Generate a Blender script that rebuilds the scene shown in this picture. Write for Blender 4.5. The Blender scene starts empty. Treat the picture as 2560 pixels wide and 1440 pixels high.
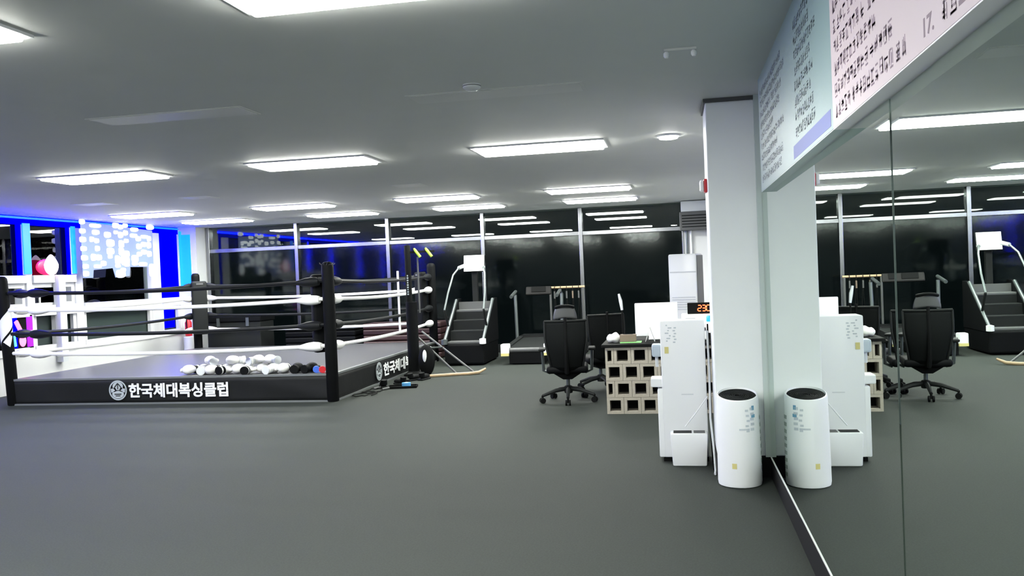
import bpy, bmesh, math, random
from mathutils import Vector, Matrix, Euler
PI = math.pi
random.seed(7)
S = bpy.context.scene
COL = S.collection

# ------------------------------------------------------------------ camera
F_PX, YAW, PITCH, ROLL, CAM_H = 2150.0, 0.190, -0.0176, -0.0407, 1.5
fw = Vector((-math.sin(YAW)*math.cos(PITCH), math.cos(YAW)*math.cos(PITCH), math.sin(PITCH)))
r0 = Vector((math.cos(YAW), math.sin(YAW), 0)); u0 = r0.cross(fw)
rr = math.cos(ROLL)*r0 + math.sin(ROLL)*u0
uu = -math.sin(ROLL)*r0 + math.cos(ROLL)*u0
cam = bpy.data.cameras.new('camera'); cam.sensor_width = 36.0; cam.lens = 36.0*F_PX/2560.0
cam.clip_start = 0.05; cam.clip_end = 200
camo = bpy.data.objects.new('camera', cam); COL.objects.link(camo)
camo.matrix_world = Matrix(((rr.x, uu.x, -fw.x, 0), (rr.y, uu.y, -fw.y, 0), (rr.z, uu.z, -fw.z, CAM_H), (0, 0, 0, 1)))
S.camera = camo
# ------------------------------------------------------------------ world (night) and exposure
w = bpy.data.worlds.new('night'); S.world = w; w.use_nodes = True
w.node_tree.nodes['Background'].inputs[0].default_value = (0.55, 0.8, 0.9, 1)
w.node_tree.nodes['Background'].inputs[1].default_value = 0.008
S.view_settings.view_transform = 'Standard'; S.view_settings.look = 'None'
cyc = S.cycles; cyc.max_bounces = 7; cyc.diffuse_bounces = 3; cyc.glossy_bounces = 4; cyc.transparent_max_bounces = 8
S.view_settings.exposure = 0.0; S.view_settings.gamma = 1.0; S.view_settings.use_curve_mapping = False
LAMP = 58.0            # radiance of the ceiling panels

# ------------------------------------------------------------------ materials
MATS = {}
def mat(name, col, rough=0.5, metal=0.0, spec=0.5, noise=None, bump=None, emit=None, coat=0.0):
    if name in MATS: return MATS[name]
    m = bpy.data.materials.new(name); m.use_nodes = True; MATS[name] = m
    nt = m.node_tree; b = nt.nodes['Principled BSDF']
    b.inputs['Base Color'].default_value = (*col, 1); b.inputs['Roughness'].default_value = rough
    b.inputs['Metallic'].default_value = metal; b.inputs['Specular IOR Level'].default_value = spec
    b.inputs['Coat Weight'].default_value = coat
    tc = nt.nodes.new('ShaderNodeTexCoord')
    if noise:
        sc, amt = noise
        n = nt.nodes.new('ShaderNodeTexNoise'); n.inputs['Scale'].default_value = sc; n.inputs['Detail'].default_value = 4
        nt.links.new(tc.outputs['Object'], n.inputs['Vector'])
        mx = nt.nodes.new('ShaderNodeMix'); mx.data_type = 'RGBA'
        mx.inputs['A'].default_value = (*[max(0, c*(1-amt)) for c in col], 1)
        mx.inputs['B'].default_value = (*[min(1, c*(1+amt)) for c in col], 1)
        nt.links.new(n.outputs['Fac'], mx.inputs['Factor']); nt.links.new(mx.outputs['Result'], b.inputs['Base Color'])
    if bump:
        sc, st = bump
        n = nt.nodes.new('ShaderNodeTexNoise'); n.inputs['Scale'].default_value = sc
        nt.links.new(tc.outputs['Object'], n.inputs['Vector'])
        bp = nt.nodes.new('ShaderNodeBump'); bp.inputs['Strength'].default_value = st; bp.inputs['Distance'].default_value = 0.01
        nt.links.new(n.outputs['Fac'], bp.inputs['Height']); nt.links.new(bp.outputs['Normal'], b.inputs['Normal'])
    if emit:
        ec, es = emit
        b.inputs['Emission Color'].default_value = (*ec, 1); b.inputs['Emission Strength'].default_value = es
    return m
def glass_mat(name, tint, refl, rough=0.0):
    m = bpy.data.materials.new(name); m.use_nodes = True; MATS[name] = m; nt = m.node_tree; nt.nodes.clear()
    o = nt.nodes.new('ShaderNodeOutputMaterial'); mx = nt.nodes.new('ShaderNodeMixShader')
    t = nt.nodes.new('ShaderNodeBsdfTransparent'); t.inputs[0].default_value = (*tint, 1)
    g = nt.nodes.new('ShaderNodeBsdfGlossy'); g.inputs['Roughness'].default_value = rough; g.inputs[0].default_value = (1, 1, 1, 1)
    fr = nt.nodes.new('ShaderNodeFresnel'); fr.inputs['IOR'].default_value = refl
    nt.links.new(fr.outputs[0], mx.inputs[0]); nt.links.new(t.outputs[0], mx.inputs[1]); nt.links.new(g.outputs[0], mx.inputs[2])
    nt.links.new(mx.outputs[0], o.inputs[0]); return m
M = {}
M['floor'] = mat('rubber_floor', (0.0335, 0.0390, 0.0348), 0.72, spec=0.10, noise=(90, 0.35), bump=(220, 0.25))
M['ceil'] = mat('painted_ceiling', (0.64, 0.655, 0.635), 0.6, spec=0.2, noise=(3, 0.03))
M['white'] = mat('white_paint', (0.66, 0.67, 0.66), 0.5, noise=(5, 0.03))
M['col'] = mat('column_paint', (0.84, 0.875, 0.865), 0.4, noise=(4, 0.03))
M['frame'] = mat('white_frame', (0.66, 0.67, 0.68), 0.4)
M['plastic'] = mat('white_plastic', (0.84, 0.86, 0.855), 0.3)
M['plastic2'] = mat('grey_white_plastic', (0.62, 0.65, 0.66), 0.35)
M['black'] = mat('black_vinyl', (0.004, 0.0045, 0.005), 0.6, spec=0.08, noise=(30, 0.2))
M['blackmat'] = mat('black_matte', (0.005, 0.0055, 0.0055), 0.7, spec=0.08)
M['skirt'] = mat('black_skirting', (0.006, 0.006, 0.006), 0.6, spec=0.2)
M['apron'] = mat('apron_vinyl', (0.0105, 0.0115, 0.0115), 0.55, spec=0.15, noise=(3, 0.25), bump=(4, 0.4))
M['canvas'] = mat('ring_canvas', (0.078, 0.079, 0.084), 0.32, spec=0.30, noise=(12, 0.1), bump=(90, 0.1))
M['trim'] = mat('grey_trim', (0.12, 0.13, 0.13), 0.5)
M['rope_w'] = mat('white_rope', (0.80, 0.80, 0.78), 0.45)
M['rope_b'] = mat('black_rope', (0.006, 0.007, 0.008), 0.55, spec=0.15)
M['chrome'] = mat('chrome', (0.30, 0.31, 0.33), 0.22, metal=1.0)
M['silver'] = mat('brushed_silver', (0.13, 0.15, 0.15), 0.42, metal=0.8)
M['dgrey'] = mat('dark_grey_plastic', (0.013, 0.0145, 0.0145), 0.55, spec=0.12)
M['grey'] = mat('mid_grey_plastic', (0.075, 0.078, 0.078), 0.5)
M['block'] = mat('breeze_block', (0.33, 0.305, 0.25), 0.9, noise=(40, 0.18), bump=(160, 0.4))
M['mesh'] = mat('chair_mesh', (0.006, 0.007, 0.007), 0.75, spec=0.06, noise=(120, 0.5))
M['wood'] = mat('tan_wood', (0.40, 0.29, 0.17), 0.5, noise=(18, 0.2))
M['brown'] = mat('brown_card', (0.16, 0.12, 0.09), 0.8)
M['paper'] = mat('paper', (0.80, 0.80, 0.78), 0.7)
M['green'] = mat('green_paper', (0.22, 0.52, 0.18), 0.6)
M['neon_tape'] = mat('lime_rubber', (0.36, 0.58, 0.05), 0.6, spec=0.15)
M['red'] = mat('red_gloss', (0.60, 0.02, 0.03), 0.35)
M['blue'] = mat('blue_gloss', (0.05, 0.14, 0.60), 0.4)
M['skyblue'] = mat('sky_blue_plastic', (0.10, 0.36, 0.70), 0.4)
M['maroon'] = mat('maroon_vinyl', (0.030, 0.010, 0.011), 0.5)
M['yellow'] = mat('yellow_sticker', (0.62, 0.56, 0.22), 0.5)
M['ice'] = mat('ice_blue_plastic', (0.50, 0.58, 0.64), 0.3)
M['print'] = mat('grey_print', (0.52, 0.57, 0.60), 0.6)
M['print_blue'] = mat('blue_print', (0.12, 0.30, 0.44), 0.6)
M['letter'] = mat('white_lettering', (0.72, 0.74, 0.74), 0.55)
M['emblem'] = mat('grey_emblem', (0.36, 0.40, 0.41), 0.55)
M['pink'] = mat('pink_print', (0.55, 0.465, 0.475), 0.5)
M['aqua'] = mat('aqua_print', (0.205, 0.305, 0.30), 0.45)
M['pinktext'] = mat('mauve_text', (0.20, 0.14, 0.17), 0.6)
M['aquatext'] = mat('teal_text', (0.06, 0.10, 0.11), 0.6)
M['violet'] = mat('violet_print', (0.17, 0.20, 0.42), 0.6)
M['board'] = mat('foam_board', (0.86, 0.84, 0.81), 0.6)
M['boardg'] = mat('greenish_board', (0.36, 0.47, 0.44), 0.4)
M['acrylic'] = mat('unlit_diffuser', (0.64, 0.655, 0.64), 0.35, spec=0.3)
M['lamp'] = mat('lit_diffuser', (0.9, 0.9, 0.9), 0.5, emit=((0.985, 1.0, 0.94), LAMP))
M['screen'] = mat('lit_screen', (0.8, 0.8, 0.8), 0.4, emit=((1, 0.99, 0.97), 0.8))
M['led_w'] = mat('white_led', (0.9, 0.9, 0.9), 0.4, emit=((0.92, 0.96, 1.0), 2.0))
M['led_r'] = mat('red_led', (0.8, 0.05, 0.02), 0.4, emit=((1.0, 0.10, 0.03), 7.0))
M['led_b'] = mat('blue_led', (0.02, 0.05, 0.8), 0.4, emit=((0.0, 0.002, 1.0), 55.0))
M['led_bs'] = mat('strong_blue_led', (0.02, 0.05, 0.8), 0.4, emit=((0.0, 0.001, 1.0), 300.0))
M['led_c'] = mat('cyan_blue_led', (0.02, 0.2, 0.8), 0.4, emit=((0.0, 0.20, 1.0), 1.8))
M['blue_glow'] = mat('blue_self_glow', (0.0, 0.0, 0.04), 0.6, spec=0.0, emit=((0.0, 0.0, 1.0), 1.3))  # glow stands in for blue LED light on surfaces; also the neon panel
M['backlit_p'] = mat('purple_backlit_acrylic', (0.2, 0.0, 0.4), 0.4, emit=((0.42, 0.02, 0.95), 0.9))
M['glow'] = mat('crimson_glow', (0.5, 0.0, 0.05), 0.4, emit=((1.0, 0.01, 0.10), 1.6))
M['flame_w'] = mat('pinkish_white_glow', (0.8, 0.7, 0.7), 0.4, emit=((1.0, 0.78, 0.85), 3.0))
M['neon_pink'] = mat('pink_neon', (0.8, 0.1, 0.3), 0.4, emit=((1.0, 0.12, 0.35), 4.0))
M['neon_cyan'] = mat('cyan_neon', (0.1, 0.4, 0.8), 0.4, emit=((0.05, 0.45, 1.0), 3.0))
M['sheet'] = mat('lit_sign_sheet', (0.10, 0.14, 0.2), 0.6, spec=0.1, emit=((0.42, 0.48, 1.0), 0.62))
M['mirror'] = mat('mirror_silver', (0.78, 0.87, 0.815), 0.0, metal=1.0)
M['glass'] = glass_mat('night_glass', (0.75, 0.82, 0.80), 1.62)
M['film'] = glass_mat('filmed_glass', (0.72, 0.80, 0.78), 1.36, 0.08)
M['steel'] = mat('pale_steel', (0.80, 0.80, 0.78), 0.45, metal=0.6)
M['vent'] = mat('vent_grey', (0.26, 0.33, 0.29), 0.6)
M['jamb'] = mat('grey_green_trim', (0.50, 0.58, 0.55), 0.35)
M['frost'] = mat('frosted_green_glass', (0.030, 0.044, 0.040), 0.35, spec=0.3)
M['teal'] = mat('dark_teal_paint', (0.05, 0.06, 0.06), 0.6)

# ------------------------------------------------------------------ mesh helpers
class MB:
    def __init__(s): s.v = []; s.f = []
    def _add(s, vs, fs):
        o = len(s.v); s.v += [tuple(v) for v in vs]; s.f += [tuple(i+o for i in f) for f in fs]; return s
    def box(s, a, b, rot=None, piv=None):
        x0, y0, z0 = a; x1, y1, z1 = b
        vs = [Vector(p) for p in ((x0,y0,z0),(x1,y0,z0),(x1,y1,z0),(x0,y1,z0),(x0,y0,z1),(x1,y0,z1),(x1,y1,z1),(x0,y1,z1))]
        if rot:
            R = Euler(rot).to_matrix(); c = Vector(piv) if piv else sum(vs, Vector())/8
            vs = [c + R @ (v-c) for v in vs]
        return s._add(vs, [(3,2,1,0),(4,5,6,7),(0,1,5,4),(1,2,6,5),(2,3,7,6),(3,0,4,7)])
    def cb(s, c, d, rot=None):
        return s.box([c[i]-d[i]/2 for i in range(3)], [c[i]+d[i]/2 for i in range(3)], rot)
    def prism(s, poly, axis, a, b):
        n = len(poly)
        def P(p, t): return {'x': (t, p[0], p[1]), 'y': (p[0], t, p[1]), 'z': (p[0], p[1], t)}[axis]
        vs = [P(p, a) for p in poly] + [P(p, b) for p in poly]
        return s._add(vs, [tuple(range(n))[::-1], tuple(range(n, 2*n))] + [(i, (i+1) % n, n+(i+1) % n, n+i) for i in range(n)])
    def tube(s, pts, r, n=10, cap=True):
        pts = [Vector(p) for p in pts]; rs = r if isinstance(r, (list, tuple)) else [r]*len(pts)
        t0 = (pts[1]-pts[0]).normalized(); up = Vector((0, 0, 1)) if abs(t0.z) < .9 else Vector((1, 0, 0))
        a = t0.cross(up).normalized(); rings = []
        for i, p in enumerate(pts):
            t = (pts[min(i+1, len(pts)-1)] - pts[max(i-1, 0)]).normalized()
            a = (a - t*a.dot(t)).normalized(); b = t.cross(a)
            rings += [p + rs[i]*(math.cos(2*PI*k/n)*a + math.sin(2*PI*k/n)*b) for k in range(n)]
        fs = [(i*n+k, i*n+(k+1) % n, (i+1)*n+(k+1) % n, (i+1)*n+k) for i in range(len(pts)-1) for k in range(n)]
        if cap: fs += [tuple(range(n))[::-1], tuple((len(pts)-1)*n+k for k in range(n))]
        return s._add(rings, fs)
    def lathe(s, prof, n=32, c=(0, 0, 0)):
        vs = [(c[0]+r*math.cos(2*PI*k/n), c[1]+r*math.sin(2*PI*k/n), c[2]+z) for r, z in prof for k in range(n)]
        m = len(prof)
        fs = [(i*n+k, i*n+(k+1) % n, (i+1)*n+(k+1) % n, (i+1)*n+k) for i in range(m-1) for k in range(n)]
        fs += [tuple(range(n))[::-1], tuple((m-1)*n+k for k in range(n))]
        return s._add(vs, fs)
    def ell(s, c, r, n=14, m=9, rot=None, f=None):
        R = Euler(rot).to_matrix() if rot else Matrix.Identity(3); c = Vector(c); vs = []
        for i in range(m+1):
            ph = PI*i/m
            for k in range(n):
                p = Vector((r[0]*math.sin(ph)*math.cos(2*PI*k/n), r[1]*math.sin(ph)*math.sin(2*PI*k/n), -r[2]*math.cos(ph)))
                if f: p = f(p)
                vs.append(c + R @ p)
        return s._add(vs, [(i*n+k, i*n+(k+1) % n, (i+1)*n+(k+1) % n, (i+1)*n+k) for i in range(m) for k in range(n)])
    def build(s, name, m, parent=None, smooth=False, bev=0.0, loc=None, seg=2):
        me = bpy.data.meshes.new(name); me.from_pydata(s.v, [], s.f)
        bm = bmesh.new(); bm.from_mesh(me); bmesh.ops.remove_doubles(bm, verts=bm.verts, dist=1e-6)
        bmesh.ops.recalc_face_normals(bm, faces=bm.faces)
        if bev:
            es = [e for e in bm.edges if len(e.link_faces) == 2 and e.calc_face_angle(0) > 0.6]
            bmesh.ops.bevel(bm, geom=es, offset=bev, segments=seg, profile=0.5, affect='EDGES', clamp_overlap=True)
        bm.to_mesh(me); bm.free()
        if smooth:
            me.shade_smooth()
        me.materials.append(M[m] if isinstance(m, str) else m)
        o = bpy.data.objects.new(name, me); COL.objects.link(o)
        if parent: o.parent = parent
        if loc: o.location = loc
        if smooth and smooth != 'all':
            me.set_sharp_from_angle(angle=math.radians(38))
        return o
def tag(o, label, cat=None, group=None, kind=None):
    o['label'] = label
    if cat: o['category'] = cat
    if group: o['group'] = group
    if kind: o['kind'] = kind
    return o
def empty(name, loc=(0, 0, 0), rz=0.0):
    o = bpy.data.objects.new(name, None); COL.objects.link(o); o.location = loc; o.rotation_euler = (0, 0, rz)
    o.empty_display_size = 0.1; return o
def struct(o, label, cat=None):
    o['kind'] = 'structure'; o['label'] = label
    o['category'] = cat or 'structure'; return o
def copy_tree(o, parent=None):
    c = o.copy(); COL.objects.link(c); c.parent = parent
    for ch in o.children: copy_tree(ch, c)
    return c
def text_mesh(name, body, size, m, parent, loc, rot, bold=0.0, width=None, height=None, depth=0.002):
    cu = bpy.data.curves.new(name, 'FONT'); cu.body = body; cu.size = size; cu.offset = bold; cu.extrude = depth
    cu.align_x = 'LEFT'; cu.resolution_u = 3
    t = bpy.data.objects.new(name, cu); COL.objects.link(t)
    bpy.context.view_layer.update()
    me = bpy.data.meshes.new_from_object(t.evaluated_get(bpy.context.evaluated_depsgraph_get()))
    bpy.data.objects.remove(t)
    xs = [v.co.x for v in me.vertices]; ys = [v.co.y for v in me.vertices]
    x0, x1, y0, y1 = min(xs), max(xs), min(ys), max(ys)
    sx = width/(x1-x0) if width else 1.0; sy = height/(y1-y0) if height else sx
    for v in me.vertices: v.co.x = (v.co.x-x0)*sx; v.co.y = (v.co.y-y0)*sy
    me.materials.clear(); me.materials.append(M[m])
    o = bpy.data.objects.new(name, me); COL.objects.link(o); o.parent = parent; o.location = loc; o.rotation_euler = rot
    return o
ORD = ['first', 'second', 'third', 'fourth', 'fifth', 'sixth', 'seventh', 'eighth', 'ninth', 'tenth', 'eleventh', 'twelfth']

# ================================================================== ROOM SHELL
ZC = 2.66; YW = 16.0; XL = -9.7; XM = 0.6; YB = -3.0
struct(MB().box((XL-.4, YB-.2, -.12), (1.2, YW+.4, 0)).build('floor', 'floor'), 'dark grey rubber gym floor', 'floor')
struct(MB().box((XL-.4, YB-.2, ZC), (1.2, YW+.4, ZC+.12)).build('ceiling', 'ceil'), 'flat grey-white painted ceiling', 'ceiling')
struct(MB().box((XL-.4, YB-.2, 0), (1.2, YB, ZC)).build('wall_back', 'teal'), 'plain dark wall behind the viewer', 'wall')
struct(MB().box((XM+.03, YB, 0), (XM+.2, YW+.2, ZC)).build('wall_right', 'white'), 'white wall behind the mirrors', 'wall')
struct(MB().box((XM-.005, YB, 0), (XM+.03, 6.2, .148)).build('baseboard_right', 'skirt'), 'low black skirting under the mirrors', 'baseboard')
# column with black plinth
colm = empty('column', (0, 0, 0)); struct(colm, 'square white column at the end of the mirror wall', 'column')
MB().box((.235, 6.2, .15), (XM+.03, 6.72, ZC-.025)).build('shaft', 'col', colm, bev=.008)
MB().box((.23, 6.195, 0), (XM+.03, 6.73, .15)).build('plinth', 'skirt', colm)
MB().box((.222, 6.187, ZC-.025), (XM+.03, 6.74, ZC)).build('cap', 'grey', colm)
o = MB().box((XM-.04, 6.165, .15), (XM+.03, 6.2, ZC)).build('trim_40', 'jamb'); struct(o, 'grey-green trim between mirror and column', 'trim')
# mirrors
def mirror(y0, y1, dz, lab):
    yc = (y0+y1)/2; t = empty('wall_mirror', (XM, yc, .15), dz); tag(t, lab, 'mirror', 'mirrors on the right wall')
    h = (y1-y0)/2-.0006
    MB().box((0, -h, 0), (.006, h, 1.86)).build('mirror_pane', 'mirror', t)
    MB().box((-.004, -h, -.004), (.008, h, .004)).build('bottom_rail', 'steel', t)
    return t
mirror(2.6, 6.16, 0.0030, 'tall wall mirror next to the white column')
mirror(-1.0, 2.6, -0.0045, 'tall wall mirror nearest to the viewer')

# ------------------------------------------------------------------ window wall (far)
XS = [-9.30, -7.39, -5.49, -3.60, -1.73, .15]
wall = MB().box((XL-.3, YW-.02, 0), (XM+.2, YW+.15, .10)).build('wall_far', 'dgrey')
struct(wall, 'low dark sill wall under the far windows', 'wall')
for i in range(5):
    x0, x1 = XS[i], XS[i+1]
    t = empty('window_%d' % (i+1), ((x0+x1)/2, YW, .10)); hw = (x1-x0)/2
    struct(t, '%s full-height dark window bay from the left on the far wall' % ORD[i], 'window')
    MB().box((-hw+.03, .02, 0), (hw-.03, .035, 2.05)).build('glass_pane', 'film', t)
    MB().box((-hw+.03, .02, 2.12), (hw-.03, .035, 2.56)).build('glass_pane', 'glass', t)
    MB().box((-hw+.03, -.03, 2.045), (hw-.03, .05, 2.12)).build('rail', 'chrome', t, bev=.006)
    MB().box((-hw+.03, -.02, 0), (hw-.03, .05, .05)).build('sill_rail', 'dgrey', t)
for i, x in enumerate(XS):
    o = MB().box((x-.035, YW-.05, .10), (x+.035, YW+.06, ZC)).build('trim_%d' % (i+1), 'chrome', bev=.006)
    struct(o, 'chrome window mullion, %s from the left on the far wall' % ORD[i], 'mullion')
o = MB().box((.16, YW-.12, 0), (XM+.2, YW+.1, ZC)).build('wall_corner_right', 'white'); struct(o, 'white wall pier behind the tall white cabinet', 'wall')
o = MB().box((XL-.1, YW-.40, 0), (-9.35, YW+.1, ZC)).build('wall_corner_left', 'white'); struct(o, 'white corner pier between side and far windows', 'wall')
# something dark outside so that the night glass has depth
# ------------------------------------------------------------------ left wall with blue-lit windows
o = MB().box((XL-.25, YB, 0), (XL, YW, .56)).build('wall_left', 'white'); struct(o, 'white parapet wall under the blue-lit side windows', 'wall')
WN = [5]
def left_bay(y0, y1, kind, lab):
    WN[0] += 1
    t = empty('window_%d' % WN[0], (XL, (y0+y1)/2, .56)); struct(t, lab, 'window')
    h = (y1-y0)/2; z = lambda v: v-.56
    F = .06
    MB().box((-.06, -h, z(.56)), (.03, h, z(.67))).build('bottom_rail', 'frame', t, bev=.005)
    MB().box((-.06, -h, z(1.13)), (.05, h, z(1.29))).build('sill_rail', 'frame', t, bev=.005)
    MB().box((-.10, -h, z(.67)), (-.085, h, z(1.13))).build('frosted_pane', 'frost', t)
    MB().box((-.06, -h, z(.67)), (.0, -h+.07, z(1.13))).build('jamb', 'frame', t)
    MB().box((-.06, h-.07, z(.67)), (.0, h, z(1.13))).build('jamb', 'frame', t)
    if kind == 'small':
        MB().box((-.06, -h, z(1.64)), (.05, h, z(1.76))).build('transom', 'frame', t, bev=.005)
        MB().box((-.08, -h, z(1.76)), (-.065, h, z(2.58))).build('glass_pane', 'glass', t)
        MB().box((-.16, -h, z(1.29)), (-.145, h, z(1.64))).build('glass_pane', 'glass', t)
        MB().box((-.14, -h, z(1.57)), (-.01, h, z(1.64))).build('sash_rail', 'frame', t)
        MB().box((-.14, -h, z(1.29)), (-.01, h, z(1.33))).build('sash_rail', 'frame', t)
        for s in (-1, 1): MB().box((-.14, s*h-.07, z(1.33)), (-.01, s*h+.07, z(1.57))).build('sash_stile', 'frame', t)
        MB().box((-.10, -.012, z(1.33)), (-.08, .012, z(1.42))).build('latch', 'frame', t)
        MB().box((-.05, h-.10, z(1.76)), (-.005, h, z(2.53))).build('glowing_jamb', 'blue_glow', t) if abs(y0-11.54) > .01 else None  # jamb emits by itself in place of blue LED light falling on it
    elif kind == 'tall':
        MB().box((-.08, -h, z(1.29)), (-.065, h, z(2.58))).build('glass_pane', 'glass', t)
    elif kind == 'blue':
        MB().box((-.05, -h, z(1.29)), (.0, h, z(2.565))).build('glowing_panel', 'blue_glow', t)  # bay surfaces emit blue instead of being lit by the LEDs
        MB().box((-.084, -h+.08, z(.70)), (-.07, h-.08, z(1.10))).build('glowing_panel', 'blue_glow', t)
    return t
def pier(y0, y1, z0, z1, lab, m='white'):
    WN[0] += 1
    o = MB().box((XL-.22, y0, z0), (XL+.02, y1, z1)).build('trim_%d' % WN[0], m, bev=.006); struct(o, lab, 'pier'); return o
bays = [(-2.9, .0), (.2, 2.2), (2.4, 4.4), (4.6, 6.6), (6.8, 8.8)]
for i, (a, b) in enumerate(bays):
    left_bay(a, b, 'tall', 'dark side window bay, %s from the back of the room' % ORD[i]); pier(b, b+.2, .56, ZC, 'white pier beside the %s side window from the back' % ORD[i])
left_bay(9.0, 10.4, 'small', 'side window bay hidden behind the ring corner post'); pier(10.4, 10.5, .56, ZC, 'slim pier left of the purple neon display')
left_bay(10.5, 11.42, 'small', 'side window bay with the purple neon display below')
pier(11.42, 11.54, .56, ZC, 'slim white pier with a blue light strip left of the flame lamp', 'frame')
left_bay(11.54, 12.07, 'small', 'side window bay under the glowing red and white lamp')
left_bay(12.07, 12.50, 'small', 'narrow side window bay left of the white LED sign')
pier(12.50, 12.68, .56, ZC, 'white pier at the left edge of the LED sign', 'frame')
left_bay(12.68, 14.58, 'tall', 'wide side window behind the white LED sign')
pier(14.58, 14.88, .56, ZC, 'white pier at the right edge of the LED sign')
left_bay(14.88, 15.50, 'blue', 'side bay with deep blue panels glowing in place of LED light')
pier(15.50, 15.64, .56, ZC, 'white pier right of the deep blue panel')
# boxed pipe standing in front of the side windows
o = empty('boxed_pipe', (XL+.1, 12.07, .38)); tag(o, 'white boxed pipe running down the side window wall', 'pipe')
MB().box((-.10, -.075, .08), (.02, .075, 1.38)).build('casing', 'plastic', o, bev=.015)
MB().box((-.10, -.06, 0), (.015, .06, .08)).build('end_cap', 'plastic2', o)
# header light and LED strips
hd = empty('blue_header_light', (XL, 0, 2.53)); tag(hd, 'long header with LED strips and a painted blue glow above the side windows', 'light')
MB().box((-.03, YB, 0), (.03, 15.5, .125)).build('glowing_header', 'blue_glow', hd)  # emissive face replaces blue LED light falling on the header
MB().box((.03, YB, .085), (.045, 10.5, .115)).build('led_strip', 'led_b', hd)
MB().box((.03, 10.5, .085), (.045, 15.5, .115)).build('led_strip', 'led_bs', hd)
def strip(y, z0, z1, lab, m='led_c', x=.03, wd=.018):
    o = empty('led_strip', (XL+x, y, z0)); tag(o, lab, 'light strip', 'vertical blue light strips on the side windows')
    MB().box((-.012, -wd-.012, 0), (0, wd+.012, z1-z0)).build('channel', 'frame', o)
    MB().box((0, -wd, .01), (.014, wd, z1-z0-.01)).build('diffuser', m, o)
strip(11.44, 1.77, 2.56, 'vertical cyan-blue light strip left of the flame lamp', wd=.075)
strip(12.47, 1.77, 2.56, 'vertical cyan-blue light strip left of the white LED sign', wd=.05)
strip(15.57, 1.45, 2.60, 'vertical cyan-blue strip glowing in place of LED light, right of the deep blue panel', wd=.05)  # emissive strip imitates LED light cast on the white pier
o = empty('led_strip', (-9.575, 15.598, 1.4)); tag(o, 'cyan-blue plate glowing in place of LED light on the corner pier', 'light strip', 'vertical blue light strips on the side windows')
MB().box((-.12, -.004, 0), (.12, 0, 1.13)).build('channel', 'frame', o); MB().box((-.11, -.012, .01), (.11, -.004, 1.12)).build('diffuser', 'led_c', o)  # emissive plate painted over the pier face as its blue LED light
for i, (a, b) in enumerate(bays): strip(b+.1, 1.3, 2.56, 'vertical blue light strip on the %s side pier from the back' % ORD[i], m='led_b')
strip(10.45, 1.77, 2.56, 'vertical blue light strip behind the ring corner post', m='led_b')

# ================================================================== CEILING LIGHTS
LX = [-8.14, -5.74, -3.46, -1.22]
ROWS = [(-1.3, 'unseen and added behind the viewer'), (3.18, 'nearest overhead'), (7.92, 'in mid room'), (12.35, 'over the ring'), (14.32, 'closest to the windows')]  # rearmost row is out of view, added to light the near floor
lp = None
def light_fixture():
    t = empty('ceiling_light')
    MB().box((-.61, -.255, -.014), (.61, .255, 0)).build('frame', 'frame', t)
    MB().box((-.575, -.235, -.034), (.575, .235, -.010)).build('diffuser', 'lamp', t, bev=.01)
    return t
lp = light_fixture(); first = True
for y, rn in ROWS:
    for i, x in enumerate(LX):
        t = lp if first else copy_tree(lp); first = False
        xx = x + (.015 if y != 3.18 else (.075 if i == 3 else .04))
        t.location = (xx, y, ZC)
        tag(t, 'lit ceiling panel, %s from the left, row %s' % (ORD[i], rn), 'ceiling light', 'lit ceiling panels')
def unlit(x, y, lx, ly, lab, cat='ceiling panel'):
    t = empty('unlit_ceiling_panel', (x, y, ZC)); tag(t, lab, cat)
    MB().box((-lx/2-.02, -ly/2-.02, -.003), (lx/2+.02, ly/2+.02, 0)).build('frame', 'ceil', t)
    MB().box((-lx/2, -ly/2, -.005), (lx/2, ly/2, -.002)).build('diffuser', 'acrylic', t)
unlit(-3.33, 5.35, 1.1, .25, 'unlit glossy ceiling panel in front of the ring, bluish sheen')
unlit(-1.1, 5.45, 1.1, .25, 'unlit glossy ceiling panel left of the hook plate')
unlit(-7.7, 10.4, .45, .3, 'small unlit ceiling panel nearest the blue side windows')
unlit(-6.15, 10.4, .36, .3, 'small unlit ceiling panel above the middle of the ring')
unlit(-3.3, 10.5, .36, .3, 'small unlit ceiling panel right of the ring')
t = empty('downlight', (-.03, 7.76, ZC)); tag(t, 'round lit downlight beside the white column', 'downlight')
MB().lathe([(.10, 0), (.10, -.015), (.085, -.02)], 28).build('rim', 'frame', t, smooth=True)
MB().lathe([(.082, -.012), (.08, -.03), (.05, -.036), (.01, -.038)], 28).build('lens', 'lamp', t, smooth=True)
t = empty('ceiling_hook_plate', (.06, 4.71, ZC)); tag(t, 'small ceiling plate with two white hooks', 'hook')
MB().box((-.085, -.02, -.012), (.085, .02, 0)).build('plate', 'ceil', t)
for sx in (-1, 1): MB().lathe([(.010, -.045), (.016, -.035), (.016, -.02), (.008, -.01)], 12, (sx*.072, 0, 0)).build('hook', 'plastic', t, smooth=True)
t = empty('smoke_detector', (-1.19, 5.15, ZC)); tag(t, 'small pale smoke detector on the ceiling', 'detector')
MB().lathe([(.055, 0), (.055, -.02), (.035, -.035), (.01, -.038)], 24).build('housing', 'plastic2', t, smooth=True)
MB().lathe([(.056, -.008), (.056, -.012)], 24).build('vent_ring', 'grey', t)

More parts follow.
